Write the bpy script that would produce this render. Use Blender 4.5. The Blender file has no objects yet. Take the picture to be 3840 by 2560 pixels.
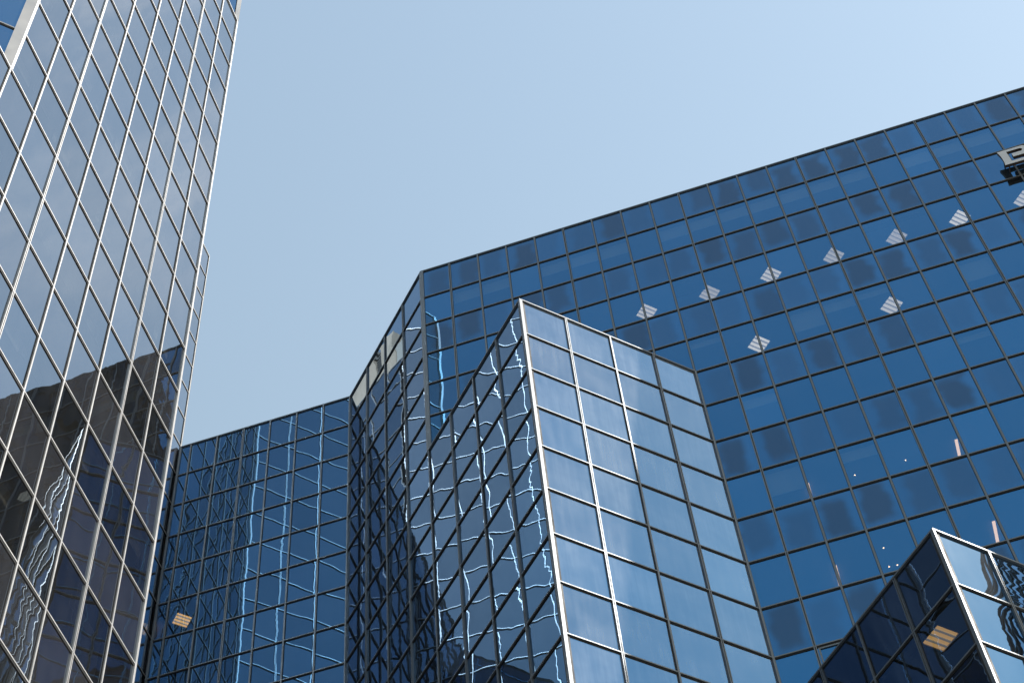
import bpy, bmesh, math, random
from math import sin, cos, pi, radians
from mathutils import Vector, Matrix

random.seed(7)
SC = bpy.context.scene
COL = SC.collection

# ------------------------------------------------------------------ survey
W = 1.2192                 # narrow bay
D = W * math.sqrt(2)       # bay of the diagonal faces
RH = 2.03645               # row height (half a storey)
a = -0.2025                # plan direction of the long facade
q = pi / 4
EYE = 1.6                  # camera height above the plaza
CAM_F, CAM_P, CAM_R = 6638.83, 0.98644, -0.12062


def u(t):
    return Vector((cos(t), sin(t), 0))


def up(v, z):
    return Vector((v[0], v[1], z))


A0 = Vector((-3.36439, 37.4276, 62.51431 + EYE))
APEX = A0 - u(a + 3 * q) * 4 * D
A8 = A0 + u(a) * 8 * W
A16 = A0 + u(a) * 16 * W
AEND = A0 + u(a) * 36 * W
GAPEX = APEX + u(a) * 8 * W
E0 = A0 + u(a + 3 * q) * 4 * D
ELEN = 6.44
EEND = E0 - u(a) * ELEN * W
L0 = Vector((-8.84821, 25.80859, 62.94984 + EYE))
L8 = L0 + u(a - 2 * q) * 8 * W
L16 = L0 + u(a - 2 * q) * 16 * W
K1 = L0 + u(a + 3 * q) * 8 * D
MEND = Vector((-14.84932, 44.86232, 79.05749 + EYE - 8 * RH))
V0 = L0 + u(a + 5 * q) * 4 * D
V8 = L8 + u(a + 5 * q) * 4 * D

# ------------------------------------------------------------------ camera
cam = bpy.data.cameras.new("camera")
cam.sensor_width = 36
cam.lens = CAM_F / 3840 * 36
cam.clip_start = 0.1
cam.clip_end = 5000
CO = bpy.data.objects.new("camera", cam)
COL.objects.link(CO)
_R, _F = Vector((1, 0, 0)), Vector((0, cos(CAM_P), sin(CAM_P)))
_U = Vector((0, -sin(CAM_P), cos(CAM_P)))
CR = _R * cos(CAM_R) + _U * sin(CAM_R)
CU = -_R * sin(CAM_R) + _U * cos(CAM_R)
m = Matrix.Identity(4)
for i in range(3):
    m[i][0], m[i][1], m[i][2] = CR[i], CU[i], -_F[i]
m[2][3] = EYE
CO.matrix_world = m
SC.camera = CO


def pix(p):
    d = Vector((p[0], p[1], p[2] - EYE))
    w = d.dot(_F)
    if w <= 0.1:
        return None
    return 1920 + CAM_F * d.dot(CR) / w, 1280 - CAM_F * d.dot(CU) / w


# ------------------------------------------------------------------ nodes
class NT:
    def __init__(self, tree):
        self.t = tree
        tree.nodes.clear()

    def n(self, kind, **kw):
        x = self.t.nodes.new(kind)
        for k, v in kw.items():
            setattr(x, k, v)
        return x

    def put(self, sock, v):
        if isinstance(v, bpy.types.NodeSocket):
            self.t.links.new(v, sock)
        elif v is not None:
            if sock.type == 'RGBA' and not hasattr(v, '__len__'):
                v = (v, v, v, 1)
            if sock.type == 'RGBA' and len(v) == 3:
                v = (*v, 1)
            sock.default_value = v

    def math(self, op, x, y=None, z=None, clamp=False):
        n = self.n('ShaderNodeMath', operation=op, use_clamp=clamp)
        for s, v in zip(n.inputs, (x, y, z)):
            self.put(s, v)
        return n.outputs[0]

    def vec(self, op, x, y=None, s=None):
        n = self.n('ShaderNodeVectorMath', operation=op)
        self.put(n.inputs[0], x)
        if y is not None:
            self.put(n.inputs[1], y)
        if s is not None:
            self.put(n.inputs['Scale'], s)
        return n.outputs['Value'] if op in ('DOT_PRODUCT', 'LENGTH') else n.outputs['Vector']

    def mix(self, f, x, y, blend='MIX'):
        n = self.n('ShaderNodeMix', data_type='RGBA', blend_type=blend)
        self.put(n.inputs[0], f)
        self.put(n.inputs[6], x)
        self.put(n.inputs[7], y)
        return n.outputs[2]

    def ramp(self, v, lo, hi, t0=0.0, t1=1.0, smooth=True):
        n = self.n('ShaderNodeMapRange', interpolation_type='SMOOTHSTEP' if smooth else 'LINEAR')
        for i, x in enumerate((v, lo, hi, t0, t1)):
            self.put(n.inputs[i], x)
        return n.outputs[0]

    def noise(self, vec, scale, detail=2.0, rough=0.5):
        n = self.n('ShaderNodeTexNoise')
        self.put(n.inputs['Vector'], vec)
        self.put(n.inputs['Scale'], scale)
        self.put(n.inputs['Detail'], detail)
        self.put(n.inputs['Roughness'], rough)
        return n.outputs['Fac'], n.outputs['Color']

    def sep(self, v):
        n = self.n('ShaderNodeSeparateXYZ')
        self.put(n.inputs[0], v)
        return n.outputs

    def comb(self, x, y, z):
        n = self.n('ShaderNodeCombineXYZ')
        for s, v in zip(n.inputs, (x, y, z)):
            self.put(s, v)
        return n.outputs[0]


def new_mat(name):
    mt = bpy.data.materials.new(name)
    mt.use_nodes = True
    return mt, NT(mt.node_tree)


def glass_mat(name, r0, trans, back=None, wave=1.0, dust=0.008, haze=0.0012, patch=None, patch_r=None):
    """Coated solar glass: tinted mirror, clear inside (trans) or an opaque backing (back)."""
    mt, t = new_mat(name)
    out = t.n('ShaderNodeOutputMaterial')
    geo = t.n('ShaderNodeNewGeometry')
    uv = t.n('ShaderNodeUVMap').outputs[0]
    rnd = t.n('ShaderNodeObjectInfo').outputs['Random']
    cell = t.vec('FLOOR', uv)
    inp = t.sep(t.vec('FRACTION', uv))
    wn = t.n('ShaderNodeTexWhiteNoise', noise_dimensions='4D')
    t.put(wn.inputs['Vector'], cell)
    t.put(wn.inputs['W'], t.math('MULTIPLY', rnd, 91.7))
    idc = wn.outputs['Color']
    idv = wn.outputs['Value']
    ids = t.sep(idc)
    pos = geo.outputs['Position']
    off = t.vec('ADD', pos, t.vec('SCALE', idc, s=37.0))
    N = geo.outputs['Normal']
    T = t.vec('NORMALIZE', t.vec('CROSS_PRODUCT', (0, 0, 1), N))
    # large soft warp, pillow of the pane, tilt of the pane, roller waves
    _, n1 = t.noise(off, 0.75, 1.0)
    n1 = t.sep(n1)
    mp = t.n('ShaderNodeMapping')
    t.put(mp.inputs['Vector'], off)
    mp.inputs['Scale'].default_value = (0.5, 0.5, 4.6)
    n2, _ = t.noise(mp.outputs[0], 1.0, 1.5, 0.55)
    roll = t.math('MULTIPLY', t.math('SUBTRACT', n2, 0.5), t.math('MULTIPLY', t.math('POWER', idv, 1.5), 0.0115 * wave))
    u_ = t.math('SUBTRACT', inp[0], 0.5)
    v_ = t.math('SUBTRACT', inp[1], 0.5)
    k = 0.0065 * wave
    sx = t.math('ADD', t.math('MULTIPLY', t.math('SUBTRACT', n1[0], 0.5), 0.014 * wave),
                t.math('MULTIPLY', t.math('SUBTRACT', ids[0], 0.5), 0.0060 * wave))
    sx = t.math('ADD', sx, roll)
    sx = t.math('ADD', sx, t.math('MULTIPLY', u_, t.math('MULTIPLY', ids[2], -k)))
    sy = t.math('ADD', t.math('MULTIPLY', t.math('SUBTRACT', n1[1], 0.5), 0.012 * wave),
                t.math('MULTIPLY', t.math('SUBTRACT', ids[1], 0.5), 0.0045 * wave))
    sy = t.math('ADD', sy, t.math('MULTIPLY', v_, t.math('MULTIPLY', ids[2], -k)))
    nrm = t.vec('ADD', t.vec('ADD', N, t.vec('SCALE', T, s=sx)), t.vec('SCALE', (0, 0, 1), s=sy))
    nrm = t.vec('NORMALIZE', nrm)
    # reflectance
    c = t.vec('DOT_PRODUCT', N, geo.outputs['Incoming'])
    f = t.math('POWER', t.math('SUBTRACT', 1.0, t.math('ABSOLUTE', c), clamp=True), 5.0)
    tint = t.mix(t.math('MULTIPLY', t.math('SUBTRACT', idv, 0.45), 0.55), r0, [min(1, x * 1.5) for x in r0])
    if patch is not None:
        # strain marks seen in polarised sky reflection, painted into spandrel tint and backing
        wx, _ = t.noise(off, 1.3, 1.5, 0.5)
        wob = t.math('MULTIPLY', t.math('SUBTRACT', wx, 0.5), 0.5)
        pu = t.math('ABSOLUTE', t.math('ADD', t.math('ADD', u_, wob), t.math('MULTIPLY', t.math('SUBTRACT', ids[0], 0.62), 0.30)))
        pv = t.math('ABSOLUTE', t.math('ADD', t.math('ADD', v_, t.math('MULTIPLY', wob, 0.7)), t.math('MULTIPLY', t.math('SUBTRACT', ids[1], 0.5), 0.2)))
        mk = t.math('MULTIPLY', t.ramp(pu, 0.47, 0.20), t.ramp(pv, 0.58, 0.30))
        inten = t.ramp(t.math('FRACT', t.math('MULTIPLY', idv, 7.31)), 0.0, 0.8, 0.25, 1.0)
        mk = t.math('MULTIPLY', mk, inten)
        tint = t.mix(mk, tint, patch_r)
        back = t.mix(mk, back, patch)
    refl = t.mix(f, tint, (1, 1, 1))
    inv = t.mix(1.0, (1, 1, 1), refl, 'SUBTRACT')
    gl = t.n('ShaderNodeBsdfGlossy')
    t.put(gl.inputs['Color'], refl)
    gl.inputs['Roughness'].default_value = 0.0
    t.put(gl.inputs['Normal'], nrm)
    add = t.n('ShaderNodeAddShader')
    # faint haze lobe of the film on the glass: flares near the mirrored sun
    hz = t.n('ShaderNodeBsdfGlossy')
    hz.inputs['Roughness'].default_value = 0.28
    t.put(hz.inputs['Normal'], N)
    hadd = t.n('ShaderNodeAddShader')
    t.t.links.new(gl.outputs[0], hadd.inputs[0])
    t.t.links.new(hz.outputs[0], hadd.inputs[1])
    t.t.links.new(hadd.outputs[0], add.inputs[0])
    # film of dust and rain streaks on the outside
    ms = t.n('ShaderNodeMapping')
    t.put(ms.inputs['Vector'], pos)
    ms.inputs['Scale'].default_value = (5.0, 5.0, 0.35)
    d1, _ = t.noise(ms.outputs[0], 1.0, 3.0, 0.6)
    d2, _ = t.noise(off, 0.6, 3.0, 0.6)
    dd = t.math('MULTIPLY', t.ramp(d1, 0.3, 0.75, 0.75, 1.15), t.ramp(d2, 0.3, 0.7, 0.65, 1.25))
    dcol = t.mix(1.0, (dust, dust, dust), dd, 'MULTIPLY')
    t.put(hz.inputs['Color'], t.mix(1.0, (haze, haze, haze * 0.97), dd, 'MULTIPLY'))
    if back is None:
        tr = t.n('ShaderNodeBsdfTransparent')
        t.put(tr.inputs['Color'], t.mix(1.0, inv, trans, 'MULTIPLY'))
        df = t.n('ShaderNodeBsdfDiffuse')
        t.put(df.inputs['Color'], dcol)
        ad2 = t.n('ShaderNodeAddShader')
        t.t.links.new(tr.outputs[0], ad2.inputs[0])
        t.t.links.new(df.outputs[0], ad2.inputs[1])
        t.t.links.new(ad2.outputs[0], add.inputs[1])
    else:
        df = t.n('ShaderNodeBsdfDiffuse')
        t.put(df.inputs['Color'], t.mix(1.0, t.mix(1.0, inv, back, 'MULTIPLY'), dcol, 'ADD'))
        t.t.links.new(df.outputs[0], add.inputs[1])
    t.t.links.new(add.outputs[0], out.inputs[0])
    return mt


def solid_mat(name, col, rough=0.6, metal=0.0, var=0.25, scale=1.5, spec=0.5, emit=None, stretch=(1, 1, 1)):
    mt, t = new_mat(name)
    out = t.n('ShaderNodeOutputMaterial')
    b = t.n('ShaderNodeBsdfPrincipled')
    mp = t.n('ShaderNodeMapping')
    t.put(mp.inputs['Vector'], t.n('ShaderNodeNewGeometry').outputs['Position'])
    mp.inputs['Scale'].default_value = stretch
    nf, _ = t.noise(mp.outputs[0], scale, 4.0, 0.6)
    c = t.mix(nf, [x * (1 - var) for x in col], [min(1, x * (1 + var)) for x in col])
    t.put(b.inputs['Base Color'], c)
    t.put(b.inputs['Roughness'], t.ramp(nf, 0.2, 0.8, rough * 0.85, min(1, rough * 1.15)))
    b.inputs['Metallic'].default_value = metal
    b.inputs['Specular IOR Level'].default_value = spec
    if emit:
        b.inputs['Emission Color'].default_value = (*emit[0], 1)
        b.inputs['Emission Strength'].default_value = emit[1]
    t.t.links.new(b.outputs[0], out.inputs[0])
    return mt


BR0 = (0.042, 0.162, 0.315)
FR0 = (0.040, 0.140, 0.275)
SR0 = (0.160, 0.218, 0.282)
MT = {
    'b_vis': glass_mat('blue_solar_glass', BR0, (0.22, 0.27, 0.30)),
    'b_spa': glass_mat('blue_spandrel_glass', BR0, None, back=(0.010, 0.018, 0.03)),
    'b_strain': glass_mat('strain_mottled_blue_spandrel_glass', (0.043, 0.152, 0.298), None, back=(0.010, 0.018, 0.03),
                       patch=(0.012, 0.020, 0.030), patch_r=(0.042, 0.096, 0.170)),  # mottle of the polarised reflection, painted as tint patches
    'f_vis': glass_mat('dusty_blue_solar_glass', FR0, (0.15, 0.19, 0.21), dust=0.095),
    'f_spa': glass_mat('dusty_blue_spandrel_glass', FR0, None, back=(0.010, 0.018, 0.03), dust=0.095),
    'e_vis': glass_mat('clear_coated_solar_glass', (0.072, 0.188, 0.345), (0.22, 0.27, 0.30), wave=0.75),
    'e_spa': glass_mat('clear_coated_spandrel_glass', (0.072, 0.188, 0.345), None, back=(0.010, 0.018, 0.03), wave=0.75),
    'h_vis': glass_mat('dimmed_reflection_solar_glass', (0.026, 0.055, 0.10), (0.12, 0.14, 0.15), dust=0.006),  # same glazing; reflectance lowered to paint in this face's dim polarised reflection
    'h_spa': glass_mat('dimmed_reflection_spandrel_glass', (0.026, 0.055, 0.10), None, back=(0.006, 0.009, 0.014), dust=0.006),  # spandrels likewise, dim reflection put into tint and backing
    't_vis': glass_mat('silver_solar_glass', SR0, (0.17, 0.18, 0.18), wave=0.8, dust=0.010, haze=0.0006),
    't_spa': glass_mat('silver_spandrel_glass', SR0, None, back=(0.018, 0.02, 0.026), wave=0.8, dust=0.010, haze=0.0006),
    'b_metal': solid_mat('bronze_anodised_aluminium', (0.185, 0.20, 0.215), 0.52, 0.75, 0.12, 2.0),
    't_metal': solid_mat('mill_finish_aluminium', (0.43, 0.43, 0.435), 0.46, 0.38, 0.1, 2.0, spec=0.5),
    'gasket': solid_mat('black_gasket', (0.012, 0.012, 0.014), 0.7, 0, 0.2),
    'ceiling': solid_mat('ceiling_tile', (0.42, 0.42, 0.40), 0.9, 0, 0.08),
    'core': solid_mat('inner_wall', (0.10, 0.10, 0.105), 0.9, 0, 0.25, 0.4),
    'blind': solid_mat('blind_cloth', (0.82, 0.82, 0.80), 0.9, 0, 0.04),
    'blue_blind': solid_mat('dark_blind_cloth', (0.06, 0.065, 0.07), 0.9, 0, 0.1),
    'roof': solid_mat('roof_gravel', (0.22, 0.21, 0.20), 0.95, 0, 0.4, 6),
    'paving': solid_mat('plaza_paving', (0.16, 0.155, 0.15), 0.9, 0, 0.35, 0.8),
    'brown': solid_mat('brown_granite', (0.042, 0.031, 0.027), 0.5, 0, 0.3, 0.7),
    'brown_glass': solid_mat('bronze_window_glass', (0.018, 0.014, 0.012), 0.12, 0, 0.3, 0.3),
    'beige': solid_mat('beige_concrete', (0.50, 0.42, 0.34), 0.9, 0, 0.35, 2.2, stretch=(1, 1, 0.3)),
    'louvre': solid_mat('grey_louvre', (0.12, 0.115, 0.11), 0.7, 0, 0.2),
    'sign_face': solid_mat('pale_sign_metal', (0.62, 0.64, 0.68), 0.45, 0.1, 0.05, 3),
    'sign_side': solid_mat('brown_sign_return', (0.09, 0.062, 0.045), 0.6, 0.2, 0.3, 5),
    'housing': solid_mat('lamp_housing', (0.5, 0.5, 0.5), 0.6, 0, 0.05),
    'lamp_white': solid_mat('lamp_diffuser', (0.7, 0.7, 0.7), 0.6, 0, 0.03, emit=((1.0, 0.85, 0.74), 1.15)),
    'lamp_warm': solid_mat('warm_lamp_diffuser', (0.7, 0.65, 0.5), 0.6, 0, 0.03, emit=((1.0, 0.52, 0.16), 1.7)),
    'lamp_white_dim': solid_mat('dim_lamp_diffuser', (0.7, 0.7, 0.7), 0.6, 0, 0.03, emit=((1.0, 0.84, 0.72), 0.8)),
    'lamp_white_strong': solid_mat('strong_lamp_diffuser', (0.7, 0.7, 0.7), 0.6, 0, 0.03, emit=((1.0, 0.86, 0.76), 1.4)),
    'lamp_vane': solid_mat('lamp_vane', (0.6, 0.6, 0.6), 0.6, 0, 0.03, emit=((1.0, 0.82, 0.68), 0.5)),
    'lamp_tube': solid_mat('lamp_tube', (0.7, 0.65, 0.6), 0.6, 0, 0.03, emit=((1.0, 0.62, 0.42), 2.3)),
    'lamp_spot': solid_mat('spot_glow', (0.7, 0.65, 0.6), 0.6, 0, 0.03, emit=((1.0, 0.62, 0.40), 9.0)),
}


# ------------------------------------------------------------------ mesh helpers
def mesh_obj(name, bm, mats, parent=None, loc=Vector((0, 0, 0)), smooth=False):
    """Link bm (built in world space) as one object; its origin goes to loc."""
    me = bpy.data.meshes.new(name)
    bmesh.ops.translate(bm, verts=bm.verts, vec=-loc)
    bm.normal_update()
    bm.to_mesh(me)
    bm.free()
    for x in (mats if isinstance(mats, (list, tuple)) else [mats]):
        me.materials.append(x)
    o = bpy.data.objects.new(name, me)
    COL.objects.link(o)
    place(o, loc, parent)
    return o


def place(o, loc, parent):
    if parent is not None:
        o.parent = parent
        o.location = loc - world_loc(parent)
    else:
        o.location = loc


def world_loc(o):
    l = Vector(o.location)
    while o.parent is not None:
        o = o.parent
        l += Vector(o.location)
    return l


def box(bm, o, ex, ey, ez, x0, x1, y0, y1, z0, z1, mi=0):
    vs = [bm.verts.new(o + ex * x + ey * y + ez * z) for z in (z0, z1) for y in (y0, y1) for x in (x0, x1)]
    for f in ((0, 2, 3, 1), (4, 5, 7, 6), (0, 1, 5, 4), (2, 6, 7, 3), (0, 4, 6, 2), (1, 3, 7, 5)):
        fc = bm.faces.new([vs[i] for i in f])
        fc.material_index = mi
    return vs


def fix(bm):
    bmesh.ops.recalc_face_normals(bm, faces=bm.faces)


def prism(bm, poly, z0, z1, mi=0):
    lo = [bm.verts.new((p[0], p[1], z0)) for p in poly]
    hi = [bm.verts.new((p[0], p[1], z1)) for p in poly]
    n = len(poly)
    fs = [bm.faces.new(lo[::-1]), bm.faces.new(hi)]
    for i in range(n):
        fs.append(bm.faces.new((lo[i], lo[(i + 1) % n], hi[(i + 1) % n], hi[i])))
    for f in fs:
        f.material_index = mi


def offset(poly, d):
    """Inset a plan polygon (any winding) by d."""
    ar = sum(p[0] * r[1] - r[0] * p[1] for p, r in zip(poly, poly[1:] + poly[:1]))
    s = 1 if ar > 0 else -1
    res = []
    n = len(poly)
    for i in range(n):
        p0, p1, p2 = [Vector(poly[j % n][:2]) for j in (i - 1, i, i + 1)]
        e1, e2 = (p1 - p0).normalized(), (p2 - p1).normalized()
        n1, n2 = Vector((-e1.y, e1.x)) * s, Vector((-e2.y, e2.x)) * s
        res.append(p1 + (n1 + n2) * d / max(0.15, 1 + n1.dot(n2)))
    return res


def empty(name, loc, label, cat):
    e = bpy.data.objects.new(name, None)
    e.location = loc
    e.empty_display_size = 0.5
    COL.objects.link(e)
    e['label'] = label
    e['category'] = cat
    return e


Z = Vector((0, 0, 1))

# ------------------------------------------------------------------ curtain walls
BW, BD = 0.060, 0.055      # bar width and how far it stands proud


class Facade:
    def __init__(self, key, o, t, n, edges, r0, r1, label=None, split=(), skip=None, show=None, posts=(True, True), mats=None):
        self.mats = mats
        self.key, self.o, self.t, self.n = key, Vector(o), u(t), u(n)
        self.edges, self.r0, self.r1 = edges, r0, r1
        self.label, self.split, self.skip, self.show, self.posts = label, set(split), skip, show, posts

    def p(self, x, r, y=0.0):
        return self.o + self.t * x + self.n * y - Z * (r * RH)


def clipped_area(f, x0, x1, r):
    ps = [pix(f.p(x, rr)) for x, rr in ((x0, r), (x1, r), (x1, r + 1), (x0, r + 1))]
    if any(p is None for p in ps):
        return 0
    c = f.p((x0 + x1) / 2, r + 0.5)
    if f.n.dot(c - Vector((0, 0, EYE))) >= 0:
        return 0
    poly = ps
    for ax, lim, sg in ((0, 0, 1), (0, 3840, -1), (1, 0, 1), (1, 2560, -1)):
        res = []
        for i in range(len(poly)):
            p, s = poly[i], poly[(i + 1) % len(poly)]
            dp, ds = sg * (p[ax] - lim), sg * (s[ax] - lim)
            if dp >= 0:
                res.append(p)
            if dp * ds < 0:
                k = dp / (dp - ds)
                res.append((p[0] + (s[0] - p[0]) * k, p[1] + (s[1] - p[1]) * k))
        poly = res
        if len(poly) < 3:
            return 0
    return abs(sum(p[0] * s[1] - s[0] * p[1] for p, s in zip(poly, poly[1:] + poly[:1]))) / 2


def hidden(f, x, r, walls):
    c = f.p(x, r)
    e = Vector((0, 0, EYE))
    g = c - e
    for w in walls:
        if w is f:
            continue
        dn = g.dot(w.n)
        if abs(dn) < 1e-6:
            continue
        s = (w.o - e).dot(w.n) / dn
        if not 0.01 < s < 0.995:
            continue
        rel = e + g * s - w.o
        x_, r_ = rel.dot(w.t), -rel.z / RH
        if w.edges[0] - 0.01 <= x_ <= w.edges[-1] + 0.01 and w.r0 <= r_ <= w.r1:
            i = next((i for i in range(len(w.edges) - 1) if w.edges[i] <= x_ <= w.edges[i + 1]), 0)
            if w.skip and w.skip(i, int(r_)):
                continue
            return True
    return False


def pane(bm, f, x0, x1, r, ci, uvl):
    gx, gz = 0.012, 0.012 / RH
    vs = [bm.verts.new(f.p(x, rr)) for x, rr in ((x0 + gx, r + 1 - gz), (x1 - gx, r + 1 - gz), (x1 - gx, r + gz), (x0 + gx, r + gz))]
    fc = bm.faces.new(vs)
    if fc.calc_center_median() is not None:
        fc.normal_update()
        if fc.normal.dot(f.n) < 0:
            fc.normal_flip()
    for lp in fc.loops:
        d = lp.vert.co - f.o
        lp[uvl].uv = (ci[0] + min(0.999, max(0.001, (d.dot(f.t) - x0) / (x1 - x0))),
                      ci[1] + min(0.999, max(0.001, 1 - (-d.z / RH - r))))


def build_walls(root, walls, mats, allwalls, nmax=100, BW=0.060, BD=0.055, th=0.021):
    vis, spa, met = mats
    cells = []
    for f in walls:
        for r in range(f.r0, f.r1):
            for i in range(len(f.edges) - 1):
                if f.skip and f.skip(i, r):
                    continue
                x0, x1 = f.edges[i], f.edges[i + 1]
                ar = clipped_area(f, x0, x1, r)
                if ar > 0:
                    n_hid = sum(hidden(f, x0 + (x1 - x0) * s, r + k, allwalls) for s in (.2, .8) for k in (.2, .8))
                    ar *= 1 - n_hid / 4
                cells.append((ar, f, i, r))
    cells.sort(key=lambda c: -c[0])
    own = {'window': [], 'spandrel_panel': []}
    rest = {'window': [], 'spandrel_panel': []}
    for c in cells:
        kind = 'window' if c[3] % 2 else 'spandrel_panel'
        (own if c[0] > 60 and len(own[kind]) < nmax else rest)[kind].append(c)
    frames = {}
    for f in walls:
        # inner frame: the dark carrying grid behind the glass
        bm = bmesh.new()
        for i, x in enumerate(f.edges):
            for (ra, rb) in runs(f, i):
                box(bm, f.p(x, rb), f.t, f.n, Z, -0.02, 0.02, -0.14, -0.012, 0, (rb - ra) * RH)
        fix(bm)
        fr = mesh_obj('curtain_wall', bm, [MT['gasket']], root, f.p(f.edges[-1] / 2, f.r1))
        if f.label:
            fr['label'] = f.label
        frames[f.key] = fr
        # mullions
        for i, x in enumerate(f.edges):
            if (i == 0 and not f.posts[0]) or (i == len(f.edges) - 1 and not f.posts[1]):
                continue
            bm = bmesh.new()
            for (ra, rb) in runs(f, i):
                o = f.p(x, rb)
                h = (rb - ra) * RH
                if i in f.split:
                    box(bm, o, f.t, f.n, Z, -BW / 2 - 0.014, -0.012, -0.01, BD, 0, h)
                    box(bm, o, f.t, f.n, Z, 0.012, BW / 2 + 0.014, -0.01, BD, 0, h)
                    box(bm, o, f.t, f.n, Z, -0.0118, 0.0118, -0.01, 0.012, 0, h, 1)
                else:
                    box(bm, o, f.t, f.n, Z, -BW / 2, BW / 2, -0.01, BD, 0, h)
                    for sg in (-1, 1):
                        e0, e1 = sorted((sg * (BW / 2 + .0003), sg * (BW / 2 + .013)))
                        box(bm, o, f.t, f.n, Z, e0, e1, -0.01, 0.016, 0, h, 1)
            if len(bm.verts):
                fix(bm)
                mesh_obj('mullion', bm, [met, MT['gasket']], fr, f.p(x, f.r1))
            else:
                bm.free()
        # transoms: own objects for the rows in view, one mesh for the others
        lo, hi = f.show if f.show else (1, 0)
        far = bmesh.new()
        for r in range(f.r0 + 1, f.r1 + 1):
            bm = bmesh.new() if lo <= r <= hi else far
            for (xa, xb) in spans(f, r):
                box(bm, f.p(xa, r), f.t, f.n, Z, 0, xb - xa, -0.012, BD - 0.004, -th, th)
                box(bm, f.p(xa, r), f.t, f.n, Z, 0, xb - xa, -0.011, 0.020, -th - 0.045, -th - 0.0003, 1)
                box(bm, f.p(xa, r), f.t, f.n, Z, 0, xb - xa, -0.011, 0.014, th + 0.0003, th + 0.010, 1)
            if bm is not far:
                fix(bm)
                mesh_obj('transom', bm, [met, MT['gasket']], fr, f.p(f.edges[0], r))
        fix(far)
        if len(far.verts):
            o = mesh_obj('transom', far, [met, MT['gasket']], fr, f.p(f.edges[0], f.r1))
            o['kind'] = 'stuff'
        else:
            far.free()
        # coping along the top
        bm = bmesh.new()
        for (xa, xb) in spans(f, f.r0):
            box(bm, f.p(xa, f.r0), f.t, f.n, Z, 0, xb - xa, -0.25, BD + 0.006, -0.030, 0.022)
        fix(bm)
        if len(bm.verts) and getattr(f, 'cope', True):
            mesh_obj('coping', bm, [met], fr, f.p(f.edges[0], f.r0))
        else:
            bm.free()
    for kind, mt in (('window', vis), ('spandrel_panel', spa)):
        for ar, f, i, r in own[kind]:
            bm = bmesh.new()
            uvl = bm.loops.layers.uv.new('UVMap')
            pane(bm, f, f.edges[i], f.edges[i + 1], r, (0, 0), uvl)
            mesh_obj(kind, bm, [(f.mats or {}).get(kind, mt)], frames[f.key], f.p((f.edges[i] + f.edges[i + 1]) / 2, r + 1))
        bm = bmesh.new()
        uvl = bm.loops.layers.uv.new('UVMap')
        ml = [mt]
        for j, (ar, f, i, r) in enumerate(rest[kind]):
            pane(bm, f, f.edges[i], f.edges[i + 1], r, (j % 97, j // 97), uvl)
            fm = (f.mats or {}).get(kind, mt)
            if fm not in ml:
                ml.append(fm)
            bm.faces.ensure_lookup_table()
            bm.faces[-1].material_index = ml.index(fm)
        o = mesh_obj(kind, bm, ml, root, world_loc(root))
        o['kind'] = 'stuff'
    return frames


def runs(f, i):
    """Row ranges where the bar at edge i carries at least one pane."""
    res, cur = [], None
    for r in range(f.r0, f.r1):
        ok = False
        for k in (i - 1, i):
            if 0 <= k < len(f.edges) - 1 and not (f.skip and f.skip(k, r)):
                ok = True
        if ok:
            cur = (cur[0], r + 1) if cur else (r, r + 1)
        elif cur:
            res.append(cur)
            cur = None
    if cur:
        res.append(cur)
    return res


def spans(f, r):
    res, cur = [], None
    for i in range(len(f.edges) - 1):
        ok = any(f.r0 <= k < f.r1 and not (f.skip and f.skip(i, k)) for k in (r - 1, r))
        if ok:
            cur = (cur[0], f.edges[i + 1]) if cur else (f.edges[i], f.edges[i + 1])
        elif cur:
            res.append(cur)
            cur = None
    if cur:
        res.append(cur)
    return res


def corner(root, P, t1, n1, t2, n2, r0, r1, met, w=0.075, d=BD + 0.004, w2=None):
    """Corner post where two facades meet at P; t1, t2 point away from P along each of them."""
    t1, n1, t2, n2 = u(t1), u(n1), u(t2), u(n2)
    mit = (n1 + n2) * d / (1 + n1.dot(n2))
    w2 = w2 or w
    inn = -(n1 + n2) * 0.03 / (1 + n1.dot(n2))
    poly = [P + t1 * w + n1 * d, P + mit, P + t2 * w2 + n2 * d, P + t2 * w2 - n2 * 0.03, P + inn, P + t1 * w - n1 * 0.03]
    bm = bmesh.new()
    prism(bm, poly, P.z - r1 * RH, P.z - r0 * RH + 0.024)
    fix(bm)
    return mesh_obj('corner_post', bm, [met], root, up(P, P.z - r1 * RH))


def lin(n, w):
    return [i * w for i in range(n + 1)]


GROUND = 0.0
block = empty('office_block', up(A0, GROUND), 'dark blue mirror glass office block with stepped corners and two diagonal bays', 'building')
tower = empty('glass_tower', up(L0, GROUND), 'tall silvery glass tower with sunlit white mullions at the left', 'building')

aA = Facade('A', A0, a, a - 2 * q, lin(36, W), 0, 31, 'long deep blue face with polarisation-mottled spandrels and ceiling lights behind the glass',
            split=(1, 5, 9, 13, 17, 21, 25, 29, 33), skip=lambda i, r: (i < 8 and r >= 6) or (8 <= i < 16 and r >= 14), show=(1, 17), posts=(False, True), mats={'spandrel_panel': MT['b_strain']})
aC = Facade('C', APEX, a + 3 * q, a + 5 * q, lin(4, D), 6, 31, 'face of the front bay that mirrors a white grid', split=(1, 3), show=(7, 16), posts=(False, True))
aF = Facade('F', APEX, a + q, a - q, lin(4, D), 6, 31, 'bright sky-lit face of the front bay', split=(1, 3), show=(7, 16), posts=(False, False), mats={'window': MT['f_vis'], 'spandrel_panel': MT['f_spa']})
aG = Facade('G', GAPEX, a + q, a - q, lin(4, D), 14, 31, 'pale right-hand face of the low bay', split=(1, 3), show=(15, 18), posts=(False, False))
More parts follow.
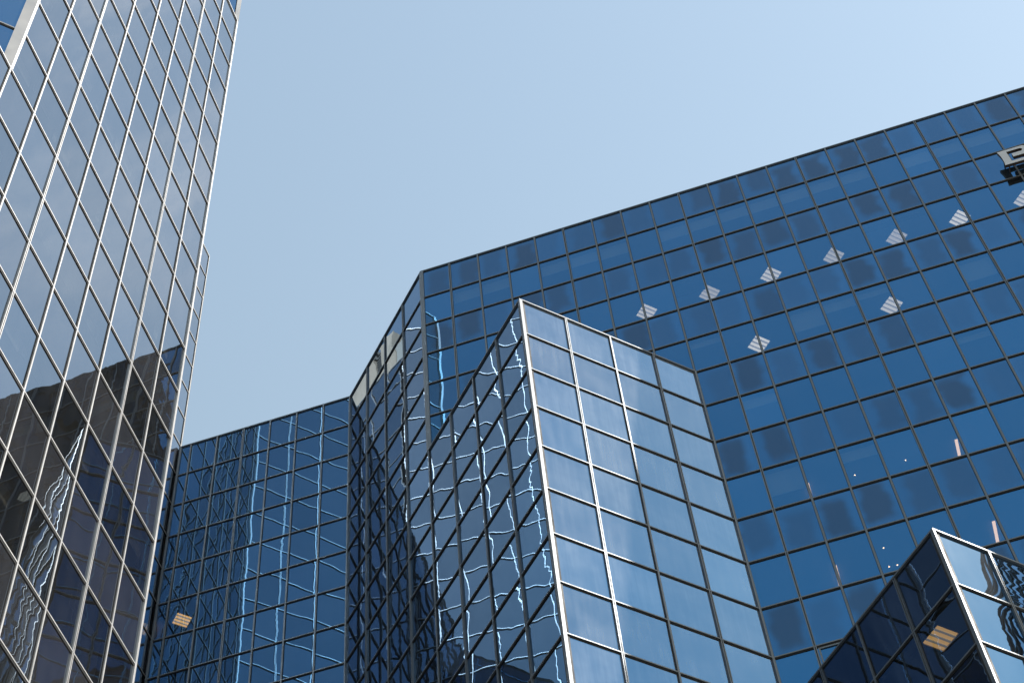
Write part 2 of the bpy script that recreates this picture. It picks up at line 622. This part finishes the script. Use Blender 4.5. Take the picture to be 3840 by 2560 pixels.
aH = Facade('H', GAPEX, a + 3 * q, a + 5 * q, lin(4, D), 14, 31, 'near-black face of the low bay', split=(1, 3), show=(15, 18), posts=(False, False), mats={'window': MT['h_vis'], 'spandrel_panel': MT['h_spa']})
aD = Facade('D', A0, a + 3 * q, a + 5 * q, lin(4, D), 0, 31, 'slanting face with a dark wedge of reflection', split=(1, 3), show=(1, 12), posts=(False, False))
aE = Facade('E', E0, a + 4 * q, a - 2 * q, [0, W, 2 * W, 3 * W, 4 * W, 5 * W, 6 * W, ELEN * W], 0, 31, 'recessed face that mirrors the tower', split=(4,), show=(1, 12), posts=(False, False), mats={'window': MT['e_vis'], 'spandrel_panel': MT['e_spa']})
BLOCK = [aA, aC, aF, aG, aH, aD, aE]

tL = Facade('L', L0, a - 2 * q, a, lin(16, W), 0, 31, 'sunlit face with white grid', split=(2, 6, 10, 14), skip=lambda i, r: i >= 8 and r < 12, show=(1, 21), posts=(False, True))
tK = Facade('K', L0, a + 3 * q, a + q, lin(8, D), -8, 31, split=(1, 3, 5, 7), posts=(False, False))
MLEN = (MEND - K1).dot(u(a + 2 * q))
MB = [0.0] + [MLEN - i * W for i in range(6, -1, -1) if MLEN - i * W > 0.3]
tM = Facade('M', up(K1, MEND.z), a + 2 * q, a, MB, -8, 31, 'narrow set-back face behind the tower corner', show=(-7, 14), posts=(False, True))
tN = Facade('N', L8, a + 5 * q, a - q, lin(4, D), -8, 12, 'deep blue slanting face above the ledge', show=(8, 12), posts=(False, False), mats={'window': MT['b_vis'], 'spandrel_panel': MT['b_spa']})
tO = Facade('O', V8, a - q, a + q, lin(4, D), -8, 12, posts=(False, True))
tT = Facade('T', L0, a + 5 * q, a - q, lin(4, D), -8, 0, show=(-2, 0), posts=(False, False), mats={'window': MT['b_vis'], 'spandrel_panel': MT['b_spa']})
tU = Facade('U', V0, a - q, a + q, lin(4, D), -8, 0, posts=(False, False))
PD = radians(112)
tP = Facade('P', MEND + u(PD) * 0.25, PD, PD - pi / 2, lin(12, W), -7, 31, posts=(True, True))
TOWER = [tL, tK, tM, tN, tO, tT, tU, tP]
ALL = BLOCK + TOWER

bf = build_walls(block, BLOCK, (MT['b_vis'], MT['b_spa'], MT['b_metal']), ALL)
tf = build_walls(tower, TOWER, (MT['t_vis'], MT['t_spa'], MT['t_metal']), ALL, BW=0.044, BD=0.040, th=0.017)

# corner posts
bm_, tm_ = MT['b_metal'], MT['t_metal']
corner(block, A0, a, a - 2 * q, a + 3 * q, a + 5 * q, 0, 6, bm_, w=0.09)
corner(block, APEX, a + q, a - q, a + 3 * q, a + 5 * q, 6, 31, bm_, w=0.05, w2=0.06)
corner(block, GAPEX, a + q, a - q, a + 3 * q, a + 5 * q, 14, 31, bm_, w=0.015, w2=0.05)
corner(block, E0, a - q, a + 5 * q, a + 4 * q, a - 2 * q, 0, 31, bm_, w=0.06)
corner(block, A8, a, a - 2 * q, a + 5 * q, a - q, 6, 14, bm_, w=0.06)
corner(block, A8, a - q, a + 5 * q, a + 5 * q, a - q, 14, 31, bm_, w=0.06)
corner(block, A16, a, a - 2 * q, a + 5 * q, a - q, 14, 31, bm_, w=0.06)
bm = bmesh.new()
box(bm, EEND - Z * 31 * RH, u(a), u(a - 2 * q), Z, 0.02, 0.10, -0.05, BD + 0.01, 0, 31 * RH)
fix(bm)
mesh_obj('corner_post', bm, [bm_], block, EEND - Z * 31 * RH)
corner(tower, L0, a - 2 * q, a, a + 3 * q, a + q, 0, 31, tm_, w=0.06, d=0.046)
corner(tower, L8, a + 2 * q, a, a + 5 * q, a - q, -8, 12, tm_, w=0.06, w2=0.24, d=0.046)
corner(tower, L0, a + 3 * q, a + q, a + 5 * q, a - q, -8, 0, tm_, w=0.06, w2=0.12, d=0.046)
corner(tower, K1, a + 7 * q, a + q, a + 2 * q, a, -8, 31, tm_, w=0.08)


# ------------------------------------------------------------------ floors, roofs, rear walls
def slab(root, poly, z_top, z_bot, name='floor_slab', mt='ceiling'):
    bm = bmesh.new()
    prism(bm, poly, z_bot, z_top)
    fix(bm)
    return mesh_obj(name, bm, [MT[mt]], root, up(poly[0], z_bot))


back = u(a + 2 * q) * 24
P0 = [AEND, A0, E0, EEND, EEND + back, AEND + back * 1.2]
P1 = [AEND, A8, APEX, E0, EEND, EEND + back, AEND + back * 1.2]
P2 = [AEND, A16, GAPEX, A8, APEX, E0, EEND, EEND + back, AEND + back * 1.2]
for r in range(0, 31, 2):
    pl = P0 if r < 6 else P1 if r < 14 else P2
    slab(block, offset([Vector(p) for p in pl], 0.16), A0.z - r * RH - 0.12, A0.z - (r + 1) * RH - 0.02)
slab(block, offset([Vector(p) for p in P0], 7.0), A0.z - 2.2, 0.0, 'core_wall', 'core')
slab(block, offset([Vector(p) for p in P2], 0.10), A0.z - 31 * RH - 0.02, 0.0, 'plinth', 'brown')
# rear and end walls of the block
bm = bmesh.new()
ep = [EEND + u(a + 2 * q) * 0.15, EEND + back, AEND + back * 1.2, AEND + u(a + 2 * q) * 0.15]
for p, s in zip(ep, ep[1:]):
    e = (Vector(s) - Vector(p)).normalized()
    e.z = 0
    nn = Vector((-e.y, e.x, 0))
    box(bm, up(p, 0), e, nn, Z, 0, (Vector(s) - Vector(p)).to_2d().length, -0.04, 0.10, 0.0, A0.z - 0.1)
fix(bm)
mesh_obj('rear_wall', bm, [MT['brown']], block, up(EEND, 0))

bk = u(a + 4 * q) * 22
TE = MEND + u(PD) * (12 * W + 0.3)
TB = [TE + bk * 0.8, L16 + bk]
TP_low = [L0, L16] + [TB[1], TB[0], TE, MEND, K1]
TP_mid = [L0, L8, V8, L16, TB[1], TB[0], TE, MEND, K1]
TP_top = [L0, V0, L8, V8, L16, TB[1], TB[0], TE, MEND, K1]
for r in range(-8, 31, 2):
    pl = TP_top if r < 0 else TP_mid if r < 12 else TP_low
    slab(tower, offset([Vector(p) for p in pl], 0.16), L0.z - r * RH - 0.30, L0.z - (r + 1) * RH - 0.02)
slab(tower, offset([Vector(p) for p in TP_top], 6.5)[:0] or [L8 + bk * 0.55, L8 + bk * 0.9, MEND + bk * 0.6, MEND + bk * 0.28], L0.z + 7 * RH, 0.0, 'core_wall', 'core')
slab(tower, offset([Vector(p) for p in TP_low], 0.10), L0.z - 31 * RH - 0.02, 0.0, 'plinth', 'brown')
bm = bmesh.new()
for p, s, t0, t1 in ((L16, TB[1], 0.15, 0), (TB[1], TB[0], 0, 0), (TB[0], TE, 0, 0.15)):
    e = Vector(s) - Vector(p)
    e.z = 0
    ln = e.length
    e.normalize()
    nn = Vector((e.y, -e.x, 0))
    box(bm, up(p, 0), e, nn, Z, t0, ln - t1, -0.1, 0.04, 0.0, L0.z + 8 * RH - 0.2)
fix(bm)
mesh_obj('rear_wall', bm, [MT['beige']], tower, up(L16, 0))
# concrete crown with a louvre band above the rear wing
cz = MEND.z + 8 * RH
def on_p(x, y):
    return MEND + u(PD) * (0.25 + x) + u(PD - pi / 2) * y


bm = bmesh.new()
for x0, x1 in ((0.0, 2.05), (2.65, 6.2), (6.8, 12 * W)):
    prism(bm, [on_p(max(x0, .7), -.10), on_p(x1, -.10), on_p(x1, -6), on_p(max(x0, .7), -6)], cz - RH + 0.07, cz + 1.5)
fix(bm)
cr = mesh_obj('crown', bm, [MT['beige']], tower, up(MEND, cz))
bm = bmesh.new()
for x0, x1 in ((2.053, 2.647), (6.203, 6.797)):
    prism(bm, [on_p(x0, -.25), on_p(x1, -.25), on_p(x1, -5.8), on_p(x0, -5.8)], cz - RH + 0.075, cz + 1.4)
    for k in range(16):
        box(bm, up(on_p(x0, -.245), cz - RH + 0.12 + k * .21), u(PD), u(PD - pi / 2), Z, 0, x1 - x0, 0.0, .08, 0, .09)
fix(bm)
mesh_obj('louvre_band', bm, [MT['louvre']], cr, up(MEND, cz))

# roller blinds behind the head of some tower windows
rb = random.Random(3)
for r in range(1, 20, 2):
    for i in range(8):
        drop = rb.choice((0, 0.22, 0.3, 0.3, 0.45, 0.6))
        if drop:
            bm = bmesh.new()
            x0 = tL.edges[i] + rb.choice((0.06, 0.1, 0.3))
            box(bm, tL.p(x0, r) - Z * (0.12 + drop), tL.t, tL.n, Z, 0, tL.edges[i + 1] - 0.06 - x0, -0.34, -0.32, 0, drop)
            fix(bm)
            mesh_obj('roller_blind', bm, [MT['blind']], tower, tL.p(x0, r))

for r, c0, c1, odds in ((1, 1, 22, 0.85), (5, 8, 22, 0.25), (7, 9, 22, 0.2), (9, 9, 22, 0.2)):
    for i in range(c0, c1):
        if rb.random() < odds:
            drop = rb.choice((0.62, 0.7, 0.7, 0.78)) if r == 1 else rb.choice((0.3, 0.5, 1.1))
            bm = bmesh.new()
            x0 = aA.edges[i] + 0.05
            box(bm, aA.p(x0, r) - Z * (0.06 + drop), aA.t, aA.n, Z, 0, W - 0.1, -0.22, -0.20, 0, drop)
            fix(bm)
            mesh_obj('roller_blind', bm, [MT['blind']], block, aA.p(x0, r))

for ci, dr in ((8, 0.85), (14, 0.32), (15, 0.25)):
    bm = bmesh.new()
    x0 = aA.edges[ci] + 0.05
    box(bm, aA.p(x0, 3) - Z * (0.06 + dr), aA.t, aA.n, Z, 0, W - 0.1, -0.22, -0.20, 0, dr)
    fix(bm)
    mesh_obj('roller_blind', bm, [MT['blue_blind']], block, aA.p(x0, 3))

# ------------------------------------------------------------------ lamps in the offices
def troffer(row, ca, ci, mat, label, group=None, side=0.66, ang=a + q):
    """Square louvred ceiling light; ca metres along the long face, ci metres behind it."""
    z = A0.z - row * RH - 0.02
    c = up(A0 + u(a) * ca + u(a + 2 * q) * ci, z)
    t = empty('ceiling_light', c, label, 'ceiling light')
    if group:
        t['group'] = group
    ex, ey = u(ang), u(ang + pi / 2)
    h = side / 2
    bm = bmesh.new()
    for x0, x1, y0, y1 in ((-h, h, -h, -h + .03), (-h, h, h - .03, h), (-h, -h + .03, -h + .03, h - .03), (h - .03, h, -h + .03, h - .03)):
        box(bm, c, ex, ey, Z, x0, x1, y0, y1, -0.06, 0)
    fix(bm)
    mesh_obj('frame', bm, [MT['housing']], t, c)
    bm = bmesh.new()
    box(bm, c, ex, ey, Z, -h + .03, h - .03, -h + .03, h - .03, -0.02, -0.004)
    fix(bm)
    mesh_obj('diffuser', bm, [MT[mat]], t, c)
    for k in (1, 2, 3):
        bm = bmesh.new()
        y = -h + 2 * h * k / 4
        box(bm, c, ex, ey, Z, -h + .031, h - .031, y - .03, y + .03, -0.05, -0.021)
        fix(bm)
        mesh_obj('louvre', bm, [MT['lamp_vane']], t, c)
    return t


def onface(k):
    return ('first', 'second', 'third', 'fourth', 'fifth', 'sixth', 'seventh')[k]


G1 = 'square louvred lights of the lit upper storey'
for k, ca in enumerate((8.55, 11.02, 13.42, 15.85, 18.27, 20.68, 23.12)):
    troffer(3, ca, 1.0, ('lamp_white', 'lamp_white_dim', 'lamp_white', 'lamp_white_dim', 'lamp_white_dim', 'lamp_white_strong', 'lamp_white')[k], 'square louvred office light in the upper storey, %s of its row from the bay side' % onface(k), G1)
troffer(5, 12.18, 1.0, 'lamp_white_strong', 'square louvred office light one storey lower, above the bright bay corner', 'square louvred lights of the lower lit storey')
troffer(5, 17.05, 1.03, 'lamp_white', 'square louvred office light one storey lower, nearer the letter', 'square louvred lights of the lower lit storey')
troffer(5, -4 * W - 7.2, 0.97 + 4 * W, 'lamp_warm', 'warm yellow ceiling light behind the recessed dark face')
troffer(15, 13.98, -3.3, 'lamp_warm', 'warm louvred ceiling light inside the low bay', side=0.72)


def tube(row, ca, c0, c1, label):
    z = A0.z - row * RH - 0.02
    c = up(A0 + u(a) * ca + u(a + 2 * q) * c0, z)
    t = empty('tube_light', c, label, 'tube light')
    t['group'] = 'pinkish tube lights on the lower storeys'
    bm = bmesh.new()
    box(bm, c, u(a), u(a + 2 * q), Z, -.06, .06, -0.02, c1 - c0 + .02, -0.03, 0)
    fix(bm)
    mesh_obj('housing', bm, [MT['housing']], t, c)
    bm = bmesh.new()
    box(bm, c, u(a), u(a + 2 * q), Z, -.045, .045, 0, c1 - c0, -0.06, -0.031)
    fix(bm)
    mesh_obj('lamp', bm, [MT['lamp_tube']], t, c)


tube(9, 12.25, 1.0, 1.9, 'half hidden pinkish tube light beside the bright bay')
tube(9, 17.11, 0.94, 1.85, 'pinkish tube light above the low bay')
tube(11, 12.25, 0.96, 1.84, 'pinkish tube light just left of the low bay corner')
tube(11, 17.1, 0.95, 1.82, 'pinkish tube light just right of the low bay corner')


def spot(row, ca, ci, label):
    z = A0.z - row * RH - 0.02
    c = up(A0 + u(a) * ca + u(a + 2 * q) * ci, z)
    t = empty('spot_light', c, label, 'spot light')
    t['group'] = 'tiny spot lights in the lower offices'
    for nm, r0, r1, z0, z1, mt in (('trim', .055, .055, -.02, 0, 'housing'), ('bulb', .016, .016, -.035, -.0205, 'lamp_spot')):
        bm = bmesh.new()
        bmesh.ops.create_cone(bm, cap_ends=True, segments=14, radius1=r0, radius2=r1, depth=z1 - z0)
        bmesh.ops.translate(bm, verts=bm.verts, vec=c + Z * (z0 + z1) / 2)
        mesh_obj(nm, bm, [MT[mt]], t, c)


spot(9, 13.77, 1.22, 'tiny spot light in the storey above the low bay, left one')
spot(9, 15.43, 1.20, 'tiny spot light in the storey above the low bay, right one')
spot(11, 13.78, 0.81, 'tiny spot light nearest the glass beside the low bay corner')
spot(11, 13.80, 1.60, 'tiny spot light deeper in the office beside the low bay corner, left of the pair')
spot(11, 14.05, 1.62, 'tiny spot light deeper in the office beside the low bay corner, right of the pair')

# ------------------------------------------------------------------ the letter on the facade
def letter_B():
    def arc(cx, cy, rx, ry, a0, a1, n=14):
        return [(cx + rx * cos(radians(a0 + (a1 - a0) * i / n)), cy + ry * sin(radians(a0 + (a1 - a0) * i / n))) for i in range(n + 1)]
    # metres, origin top left, y down (negated)
    outer = [(0.0, 0.0)] + arc(0.86, -0.26, 0.26, 0.26, 90, -90) [1:-1] + arc(0.90, -0.75, 0.28, 0.27, 90, -90) + [(0.02, -1.02), (0.05, -0.8), (0.055, -0.5), (0.04, -0.22)]
    hole = [(0.31, -0.15)] + arc(0.78, -0.255, 0.10, 0.105, 90, -90) + [(0.45, -0.36), (0.45, -0.60)] + arc(0.82, -0.725, 0.12, 0.125, 90, -90) + [(0.31, -0.85)]
    cu = bpy.data.curves.new('letter', 'CURVE')
    cu.dimensions = '2D'
    cu.fill_mode = 'BOTH'
    cu.extrude = 0.06
    for ring in (outer, hole):
        sp = cu.splines.new('POLY')
        sp.points.add(len(ring) - 1)
        for pt, (x, y) in zip(sp.points, ring):
            pt.co = (x, y, 0, 1)
        sp.use_cyclic_u = True
    tmp = bpy.data.objects.new('letter', cu)
    COL.objects.link(tmp)
    dg = bpy.context.evaluated_depsgraph_get()
    me = bpy.data.meshes.new_from_object(tmp.evaluated_get(dg))
    bpy.data.objects.remove(tmp)
    return me


me = letter_B()
org = up(A0 + u(a) * 22.71 + u(a - 2 * q) * 0.40, A0.z - 4.80)
root = empty('sign_letter', org, 'large pale metal letter B standing off the blue glass near the roof', 'sign')
me.materials.clear()
me.materials.append(MT['sign_face'])
me.materials.append(MT['sign_side'])
lm = Matrix.Identity(4)
for i in range(3):
    lm[i][0], lm[i][1], lm[i][2] = u(a)[i], Z[i], u(a - 2 * q)[i]
bmf = bmesh.new()
bmf.from_mesh(me)
bms = bmf.copy()
for b, keep in ((bmf, True), (bms, False)):
    b.normal_update()
    kill = [f for f in b.faces if (f.normal.z > 0.9) != keep]
    bmesh.ops.delete(b, geom=kill, context='FACES')
    for f in b.faces:
        f.material_index = 0
    b.transform(lm)
    bmesh.ops.translate(b, verts=b.verts, vec=org)
mesh_obj('letter_face', bmf, [MT['sign_face']], root, org)
mesh_obj('letter_return', bms, [MT['sign_side']], root, org)
for x, y in ((0.18, -0.12), (0.18, -0.9), (0.95, -0.08), (0.95, -0.96)):
    bm = bmesh.new()
    box(bm, org, u(a), u(a - 2 * q), Z, x - .02, x + .02, -0.39, -0.062, y - .02, y + .02)
    fix(bm)
    mesh_obj('bracket', bm, [MT['sign_side']], root, org)

# ------------------------------------------------------------------ open vent pane low on the long face
fo = aA.p(9 * W, 14)
bm = bmesh.new()
vi, vw = 0.075, 0.05
for x0, x1, z0, z1 in ((vi, W - vi, RH - .09 - vw, RH - .09), (vi, W - vi, .07, .07 + vw), (vi, vi + vw, .07 + vw, RH - .09 - vw), (W - vi - vw, W - vi, .07 + vw, RH - .09 - vw)):
    box(bm, fo, aA.t, aA.n, Z, x0, x1, 0.004, 0.034, z0, z1)
fix(bm)
mesh_obj('vent_frame', bm, [MT['b_metal']], bf['A'], fo)

# ------------------------------------------------------------------ brown tower across the street (seen in the mirrors only)
bt = empty('brown_tower', Vector((56, -75, 0)), 'tall brown stone tower across the street, mirrored in the lower part of the silvery tower', 'building')
BX0, BX1, BY0, BY1, BH = 41.0, 78.0, -100.0, -60.0, 224.0
bm = bmesh.new()
prism(bm, [(BX0 + .3, BY0 + .3), (BX1 - .3, BY0 + .3), (BX1 - .3, BY1 - .3), (BX0 + .3, BY1 - .3)], 0, BH)
fix(bm)
mesh_obj('glazing', bm, [MT['brown_glass']], bt, Vector((56, -75, 0)))
bm = bmesh.new()
for k in range(0, 57):
    z0 = k * 4.0
    prism(bm, [(BX0, BY0), (BX1, BY0), (BX1, BY1), (BX0, BY1)], z0, min(BH + 1, z0 + 1.6))
fix(bm)
mesh_obj('wall', bm, [MT['brown']], bt, Vector((56, -75, 0)))
bm = bmesh.new()
for k in range(15):
    x = BX0 + 0.4 + k * (BX1 - BX0 - 0.8) / 14
    for y in (BY0 + .02, BY1 - .02):
        box(bm, Vector((x, y, 0)), Vector((1, 0, 0)), Vector((0, 1, 0)), Z, -.45, .45, -.28, .28, 0, BH)
    y = BY0 + 0.4 + k * (BY1 - BY0 - 0.8) / 14
    if 0 < k < 14:
        for x in (BX0 + .02, BX1 - .02):
            box(bm, Vector((x, y, 0)), Vector((1, 0, 0)), Vector((0, 1, 0)), Z, -.28, .28, -.45, .45, 0, BH)
fix(bm)
mesh_obj('pier', bm, [MT['brown']], bt, Vector((56, -75, 0)))

# ------------------------------------------------------------------ ground
bm = bmesh.new()
vs = [bm.verts.new((x, y, -0.004)) for x, y in ((-900, -900), (900, -900), (900, 900), (-900, 900))]
bm.faces.new(vs)
g = mesh_obj('ground', bm, [MT['paving']])
g['kind'] = 'structure'

# ------------------------------------------------------------------ sky and sun
SUN_AZ, SUN_EL = radians(-3.0), math.atan(7.95 * sin(radians(-3.0) - a))
w = bpy.data.worlds.new('World')
SC.world = w
w.use_nodes = True
t = NT(w.node_tree)
sky = t.n('ShaderNodeTexSky', sky_type='NISHITA')
sky.sun_disc = False
sky.sun_elevation = SUN_EL
sky.sun_rotation = pi / 2 - SUN_AZ
sky.air_density = 2.4
sky.dust_density = 0.42
sky.ozone_density = 0.7
bg = t.n('ShaderNodeBackground')
bg.inputs['Strength'].default_value = 0.138
# thin cirrus towards the sun: only seen in the mirrors, the sky in view is clear
tc = t.vec('NORMALIZE', t.n('ShaderNodeTexCoord').outputs['Generated'])


def cone(az, el, r_out, r_in):
    d = (cos(radians(el)) * cos(radians(az)), cos(radians(el)) * sin(radians(az)), sin(radians(el)))
    return t.ramp(t.vec('DOT_PRODUCT', tc, d), cos(radians(r_out)), cos(radians(r_in)))


msk = t.math('MAXIMUM', t.math('MULTIPLY', cone(33, 62, 10, 5), 1.0), t.math('MULTIPLY', cone(4, 52, 22, 12), 0.9))
wp, wc = t.noise(tc, 3.0, 3.0, 0.5)
mp = t.n('ShaderNodeMapping')
t.put(mp.inputs['Vector'], t.vec('ADD', tc, t.vec('SCALE', wc, s=0.22)))
mp.inputs['Rotation'].default_value = (0.4, 0.9, 0.3)
mp.inputs['Scale'].default_value = (6, 17, 9)
wf, _ = t.noise(mp.outputs[0], 1.0, 6.0, 0.62)
wz = t.math('MULTIPLY', t.math('MULTIPLY', t.ramp(wf, 0.44, 0.74), t.ramp(wp, 0.35, 0.6, 0.3, 1.0)), msk)
t.put(bg.inputs['Color'], t.mix(1.0, t.mix(t.math('MULTIPLY', wz, 0.75), sky.outputs[0], (8.0, 8.2, 8.6)), (0.995, 0.905, 0.825), 'MULTIPLY'))
wo = t.n('ShaderNodeOutputWorld')
t.t.links.new(bg.outputs[0], wo.inputs[0])

sl = bpy.data.lights.new('sun', 'SUN')
sl.energy = 4.4
sl.angle = radians(0.5)
sl.color = (1.0, 0.95, 0.88)
so = bpy.data.objects.new('sun', sl)
COL.objects.link(so)
sd = Vector((cos(SUN_EL) * cos(SUN_AZ), cos(SUN_EL) * sin(SUN_AZ), sin(SUN_EL)))
so.rotation_euler = sd.to_track_quat('Z', 'Y').to_euler()
so.location = (40, 0, 160)

# ------------------------------------------------------------------ render settings
SC.render.engine = 'CYCLES'
c = SC.cycles
c.max_bounces = 14
c.glossy_bounces = 10
c.diffuse_bounces = 3
c.transparent_max_bounces = 16
c.caustics_reflective = True
c.caustics_refractive = False
c.blur_glossy = 1.0
c.sample_clamp_indirect = 6.0
c.use_denoising = True
SC.view_settings.view_transform = 'Standard'
SC.view_settings.look = 'None'
SC.view_settings.exposure = 0.60
SC.view_settings.gamma = 1.0
